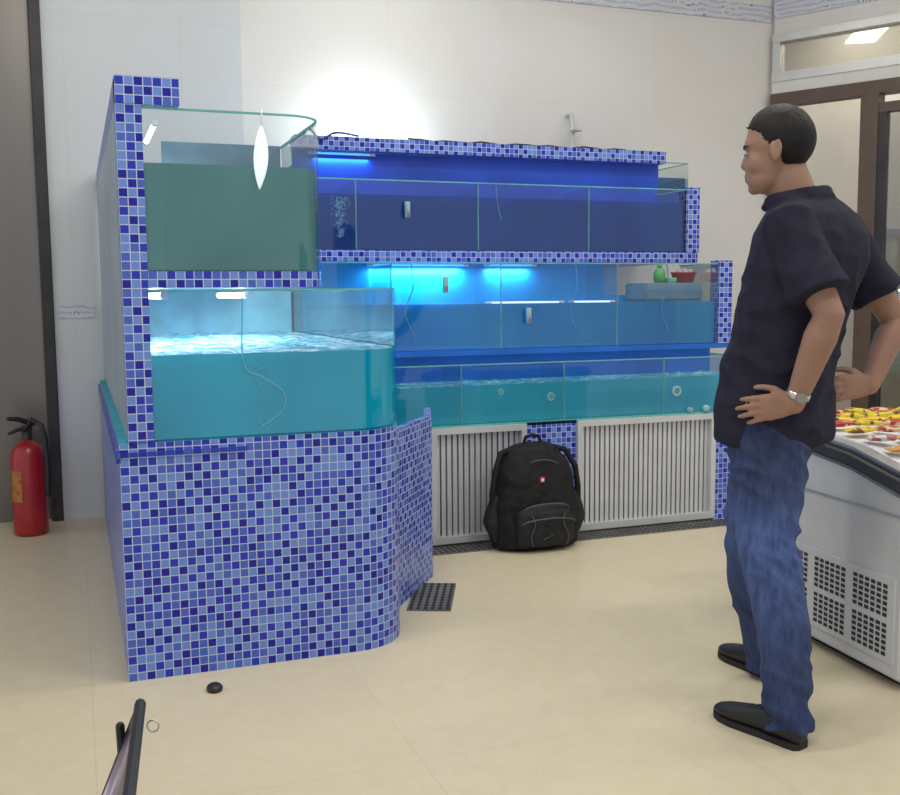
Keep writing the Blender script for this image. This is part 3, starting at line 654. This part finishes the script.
# ------------------------------------------------------------------ person  (frame: lateral, away, up)
PC=Vector((1.86,2.47,0))
def W(l,a,z): return PC+R0*l+FH*a+Vector((0,0,z))
def V(l,a,z): return R0*l+FH*a+Vector((0,0,z))
br=V(.66,.75,0).normalized();bf=V(-.75,.66,0).normalized()
nh,nk,nm,na=W(.030,-.07,.88),W(.008,-.17,.49),W(.022,-.27,.29),W(.020,-.340,.07)
fh_,fk,fm,fa_=W(.120,.07,.88),W(.035,.10,.50),W(.055,.12,.30),W(.10,.13,.07)
nS,nE,nW=W(.045,-.155,1.395),W(.125,-.26,1.150),W(.055,-.213,.905)
fS,fE,fW=W(.295,.14,1.395),W(.475,.13,1.12),W(.37,.05,.93)
def hand(bm,wrist,d,wv,curl,s=1.0,thumbside=1):
    d=Vector(d).normalized();wv=Vector(wv);wv=(wv-d*wv.dot(d)).normalized();curl=Vector(curl);nr=(curl-d*curl.dot(d)-wv*curl.dot(wv)).normalized()
    rings_loft(bm,[(wrist-d*.01,wv*.026,nr*.021,2.2),(wrist+d*.01*s,wv*.028,nr*.018,2.2),(wrist+d*.035*s,wv*.035,nr*.015,2.4),(wrist+d*.065*s,wv*.039,nr*.0135,2.5),(wrist+d*.085*s,wv*.038,nr*.0115,2.5),(wrist+d*.092*s,wv*.034,nr*.008,2.5)],20)
    lens=(.066,.076,.071,.055)
    for i,l in enumerate(lens):
        off=(1.5-i)*.0190
        p0=wrist+d*(.078+(.0 if i in(0,3) else .006))*s+wv*off
        sd=(d+wv*((1.5-i)*.07-.10)).normalized()
        p1=p0+sd*l*.42+nr*.003;p2=p1+(sd*.87+nr*.45-wv*.08).normalized()*l*.33;p3=p2+(sd*.65+nr*.75-wv*.12).normalized()*l*.25
        tube(bm,[p0,p1,p2,p3],[.0088,.0083,.0077,.0065],10)
    b0=wrist+d*.022*s+wv*.022*thumbside
    b1=b0+(d*.65+wv*.65*thumbside+nr*.3).normalized()*.036;b2=b1+(d*.9+wv*.25*thumbside+nr*.4).normalized()*.030;b3=b2+(d*.98-wv*.0*thumbside+nr*.45).normalized()*.022
    tube(bm,[b0,b1,b2,b3],[.0135,.0112,.010,.0082],10)
hf=V(-.91,.41,0).normalized();hr=V(.41,.91,0).normalized()
hf2=(hf+Vector((0,0,-.05))).normalized();hu=hr.cross(hf2).normalized();hu=hu if hu.z>0 else -hu
HC=W(.056,.005,1.614)
def HL(a,b,c): return HC+hf2*a*1.0+hr*b*1.03+hu*c*1.09
def bodymesh():
    bm=bmesh.new()
    HE=lambda c,s:ellips(bm,HL(*c),[hf2*s[0],hr*s[1]*1.03,hu*s[2]*1.09],24,16)
    HE((-.012,0,.028),(.094,.076,.088));HE((.020,0,-.025),(.067,.063,.080));HE((.026,0,-.066),(.057,.056,.044));HE((.061,0,-.092),(.019,.024,.016))
    HE((.046,0,.024),(.040,.054,.034));HE((.053,0,-.055),(.033,.042,.038))
    tube(bm,[HL(.074,0,.004),HL(.081,0,-.012),HL(.087,0,-.029)],[.010,.0115,.0125],10)
    HE((.076,.012,-.034),(.012,.009,.008));HE((.076,-.012,-.034),(.012,.009,.008))
    HE((.0795,0,-.058),(.010,.022,.0065));HE((.0785,0,-.069),(.010,.019,.007))
    HE((.042,.036,-.03),(.032,.027,.034));HE((.042,-.036,-.03),(.032,.027,.034))
    for sg in(1,-1):
        ellips(bm,HL(-.008,sg*.077,-.008),[hf2*.016+hu*.004,hr*.007+hf2*-.004*1,hu*.030],16,12)
        tube(bm,[HL(-.018,sg*.082,.018),HL(-.025,sg*.085,.0),HL(-.018,sg*.082,-.024)],[.005,.005,.004],8)
    tube(bm,[W(.135,.0,1.42),W(.112,.005,1.48),W(.080,.008,1.56)],[.072,.067,.064],20)
    rings_loft(bm,[(W(l,0,z),br*rx,bf*ry,2.3) for l,z,rx,ry in((.068,.80,.15,.10),(.07,.88,.160,.112),(.075,.97,.16,.11),(.10,1.08,.15,.10),(.13,1.2,.165,.11),(.155,1.32,.18,.115),(.16,1.40,.17,.10),(.15,1.45,.10,.07),(.14,1.48,.06,.06))],28)
    for h_,k_,m_,a_ in((nh,nk,nm,na),(fh_,fk,fm,fa_)):
        tube(bm,[h_,h_.lerp(k_,.5),k_,m_,a_],[.086,.075,.056,.052,.040],16)
        tube(bm,[a_,a_+Vector((0,0,-.03))],[.036,.034],12)
    for S_,E_,W_ in((nS,nE,nW),(fS,fE,fW)):
        tube(bm,[S_,S_.lerp(E_,.35),S_.lerp(E_,.75),E_,E_.lerp(W_,.25),E_.lerp(W_,.65),W_],[.052,.050,.045,.042,.045,.036,.0275],16)
    hand(bm,nW,V(-1,.13,-.12),V(-.2,0,1),V(-.1,1,0))
    hand(bm,fW,V(-1,-.28,-.02),V(.0,.1,1),V(.2,1,-.3))
    return bm
M_skin=plain('skin',(.31,.170,.115),.55,0,.10,12)
PS=voxel('person',bodymesh(),.0040,6,M_skin)
tag(PS,"person in navy short-sleeved shirt and jeans with hands on hips","person")
for sg in(1,-1):
    bm=bmesh.new();ellips(bm,HL(.0755,sg*.030,-.004),[hf2*.008,hr*.012,hu*.0045],16,10);o=from_bm('eye',bm,plain('eye_white',(.32,.27,.24),.4),PS,True)
    bm=bmesh.new();ellips(bm,HL(.0808,sg*.030,-.004),[hf2*.004,hr*.0065,hu*.0042],12,8);from_bm('iris',bm,M_black,PS,True)
    bm=bmesh.new();tube(bm,[HL(.086,sg*.014,.015),HL(.082,sg*.030,.019),HL(.070,sg*.046,.016)],[.0028,.0035,.002],8);from_bm('eyebrow',bm,plain('brow',(.02,.014,.012),.8),PS,True)
bm=bmesh.new();nu,nv=180,130;grid={}
hc=(-.013,0,.028);hs=(.100,.081,.094)
for j in range(nv+1):
    th=math.pi*j/nv
    for i in range(nu):
        ph=2*math.pi*i/nu
        d_=Vector((math.sin(th)*math.cos(ph),math.sin(th)*math.sin(ph),math.cos(th)))
        cc=d_.x
        if cc<-.2: thr=-.048
        elif cc<.25: thr=-.048+(cc+.2)/.45*.060
        elif cc<.5: thr=.012+(cc-.25)/.25*.034
        else: thr=.046+(cc-.5)/.5*.028
        p=Vector((hc[0]+hs[0]*d_.x,hc[1]+hs[1]*d_.y,hc[2]+hs[2]*d_.z))
        fade=min(1,max(0,(p.z-thr)/.06))
        tuft=noise.noise(Vector((p.x*70,p.y*160,p.z*40)))
        s=.958+.040*fade+(.018*tuft)*max(.25,d_.z)+ .05*max(0,d_.z)*max(0,d_.x)
        q=Vector((hc[0]+hs[0]*d_.x*s,hs[1]*d_.y*s,hc[2]+hs[2]*d_.z*s))
        if p.z>thr+.010*noise.noise(p*230): grid[(i,j)]=bm.verts.new(HL(*q))
for j in range(nv):
    for i in range(nu):
        ks=[(i,j),((i+1)%nu,j),((i+1)%nu,j+1),(i,j+1)]
        if all(k_ in grid for k_ in ks):
            try: bm.faces.new([grid[k_] for k_ in ks])
            except: pass
bmesh.ops.remove_doubles(bm,verts=bm.verts,dist=.0004)
ho=from_bm('hair',bm,plain('black_hair',(.007,.006,.006),.6,0,.5,60,spec=.3),PS,True)
sm=ho.modifiers.new('s','SOLIDIFY');sm.thickness=.010;sm.offset=-1
def shirtbm():
    bm=bmesh.new()
    rings_loft(bm,[(W(l,a,z),br*rx,bf*ry,2.3) for l,a,z,rx,ry in((.070,0,.775,.206,.150),(.072,0,.80,.208,.153),(.073,0,.90,.201,.149),(.080,0,.99,.197,.146),(.10,0,1.08,.194,.143),(.13,0,1.2,.205,.149),(.157,0,1.31,.218,.151),(.165,0,1.38,.216,.134),(.160,0,1.43,.188,.110),(.150,0,1.460,.125,.088),(.138,0,1.480,.082,.075))],32)
    for S_,E_,k_ in((nS,nE,.78),(fS,fE,.70)):
        tube(bm,[S_.lerp(W(.15,0,1.39),.35),S_,S_.lerp(E_,.4),S_.lerp(E_,k_)],[.082,.078,.075,.082],20,False)
    c0=W(.118,.0,1.487);ring=[]
    for k in range(25):
        a=2*math.pi*k/24; ring.append(c0+br*(.078*math.cos(a))+bf*(.080*math.sin(a))+Vector((0,0,-.012*math.sin(a)-.002)))
    tube(bm,ring,.012,10)
    ring2=[c0+(p-c0)*1.14+Vector((0,0,-.016)) for p in ring];tube(bm,ring2,.010,10)
    return bm
def ridg(v): 
    n_=noise.noise(v);return 1-2*abs(n_)
def fold_s(c):
    q=Vector((c.x*6,c.y*6,c.z*3.2));r=Vector((c.x*7+c.z*5,c.y*7,c.z*11))
    w_=max(0,1-abs(c.z-1.02)/.28)
    return .012*noise.noise(q)+.010*(ridg(r)-.5)*(.5+w_)
M_navy=plain('navy_cotton',(.019,.018,.034),.85,0,.2,25,bump=.1,bscale=300,spec=.2)
voxel('shirt',shirtbm(),.006,4,M_navy,PS,fold_s)
def jeansbm():
    bm=bmesh.new()
    rings_loft(bm,[(W(l,0,z),br*rx,bf*ry,2.3) for l,z,rx,ry in((.066,.72,.10,.09),(.070,.80,.172,.124),(.070,.90,.180,.128),(.072,.99,.17,.12))],28)
    for h_,k_,m_,a_ in((nh,nk,nm,na),(fh_,fk,fm,fa_)):
        e_=a_+Vector((0,0,-.040))
        tube(bm,[h_,h_.lerp(k_,.3),h_.lerp(k_,.65),k_,k_.lerp(m_,.5),m_,m_.lerp(a_,.6),e_],[.108,.112,.098,.083,.077,.072,.064,.062],24,False)
    return bm
def fold_j(c):
    q=Vector((c.x*9,c.y*9,c.z*5));w_=max(0,1-c.z/.32)*1.2+max(0,1-abs(c.z-.48)/.14)*1.0+max(0,1-abs(c.z-.74)/.16)*.9
    return .007*noise.noise(q)+.017*w_*(ridg(Vector((c.x*6,c.y*6,c.z*16+c.x*12)))-.6)
def denim():
    m,nt,b=newmat('denim');tc=N(nt,'ShaderNodeTexCoord')
    nz=N(nt,'ShaderNodeTexNoise');nz.inputs['Scale'].default_value=30;nz.inputs['Detail'].default_value=8;nz.inputs['Roughness'].default_value=.7
    mp=N(nt,'ShaderNodeMapping');mp.inputs['Scale'].default_value=(1.5,1.5,.35)
    nt.links.new(tc.outputs['Object'],mp.inputs[0]);nt.links.new(mp.outputs[0],nz.inputs['Vector'])
    r=N(nt,'ShaderNodeValToRGB');e=r.color_ramp.elements;e[0].position=.34;e[0].color=(.020,.038,.120,1);e[1].position=.70;e[1].color=(.055,.090,.215,1)
    sx=N(nt,'ShaderNodeSeparateXYZ');nt.links.new(tc.outputs['Object'],sx.inputs[0])
    n3=N(nt,'ShaderNodeTexNoise');n3.inputs['Scale'].default_value=5;nt.links.new(tc.outputs['Object'],n3.inputs['Vector'])
    zz_=mathn(nt,'ADD',sx.outputs[2],mathn(nt,'MULTIPLY',mathn(nt,'SUBTRACT',n3.outputs['Fac'],.5),.35))
    r2=N(nt,'ShaderNodeValToRGB');q=r2.color_ramp.elements;q[0].position=0;q[0].color=(.65,.65,.75,1);q[1].position=.95;q[1].color=(.34,.36,.42,1)
    for p_,v in((.25,.75),(.42,1.3),(.58,1.6),(.68,.95),(.80,.5)):
        k_=q.new(p_);k_.color=(v,v,v,1)
    nt.links.new(zz_,r2.inputs[0])
    mx=N(nt,'ShaderNodeMix',data_type='RGBA',blend_type='MULTIPLY');mx.inputs[0].default_value=1
    nt.links.new(nz.outputs['Fac'],r.inputs[0]);nt.links.new(r.outputs[0],mx.inputs[6]);nt.links.new(r2.outputs[0],mx.inputs[7]);nt.links.new(mx.outputs[2],b.inputs['Base Color']);b.inputs['Roughness'].default_value=.85;return m
voxel('jeans',jeansbm(),.006,3,denim(),PS,fold_j)
def shoe(heel,toe):
    heel=Vector(heel);toe=Vector(toe);d=(toe-heel).normalized();L=(toe-heel).length;s=Vector((-d.y,d.x,0))
    bm=bmesh.new()
    rr=[(0.0,.018,.030),(.03,.032,.055),(.10,.036,.066),(.25,.037,.074),(.40,.038,.070),(.55,.042,.058),(.72,.046,.047),(.86,.040,.038),(.95,.026,.030),(1.0,.010,.018)]
    rings_loft(bm,[(heel+d*L*t+Vector((0,0,.010+h/2)),s*w_,Vector((0,0,h/2)),2.2) for t,w_,h in rr],24)
    voxel('shoe',bm,.005,5,plain('black_leather',(.010,.010,.011),.5,0,.2),PS)
    bm=bmesh.new()
    loop=[heel+d*(L*t)+s*w_ for t,w_,h in rr]+[heel+d*(L*t)-s*w_ for t,w_,h in reversed(rr)]
    a=[bm.verts.new(p) for p in loop];b=[bm.verts.new(p+Vector((0,0,.017))) for p in loop];n=len(a)
    for i in range(n): bm.faces.new((a[i],a[(i+1)%n],b[(i+1)%n],b[i]))
    bm.faces.new(a);bm.faces.new(b);from_bm('sole',bm,plain('black_rubber',(.02,.018,.018),.8),PS)
    M_lace=plain('lace',(.03,.03,.03),.8)
    for t in (.42,.50,.58):
        bm=bmesh.new();c=heel+d*L*t;h=.010+{.42:.070,.50:.063,.58:.057}[t];tube(bm,[c-s*.018+Vector((0,0,h-.004)),c+Vector((0,0,h+.001)),c+s*.018+Vector((0,0,h-.004))],.0028,6);from_bm('lace',bm,M_lace,PS,True)
shoe(W(.045,-.385,0),W(-.128,-.150,0))
shoe(W(.135,.09,0),W(.018,.335,0))
wa=(nE-nW).normalized();wc=nW+wa*.028
bm=bmesh.new()
tube(bm,[wc-wa*.009,wc-wa*.008,wc+wa*.008,wc+wa*.009],[.030,.033,.033,.030],24,False)
from_bm('wristwatch',bm,plain('watch_steel',(.6,.6,.58),.3,.9),PS,True)
bm=bmesh.new();nd=-FH;nd=(nd-wa*nd.dot(wa)).normalized();cyl(bm,wc+nd*.028,wc+nd*.037,.016,.015);from_bm('watch_face',bm,plain('watch_dial',(.3,.3,.3),.2,.6),PS)
SC.view_settings.view_transform='Standard'
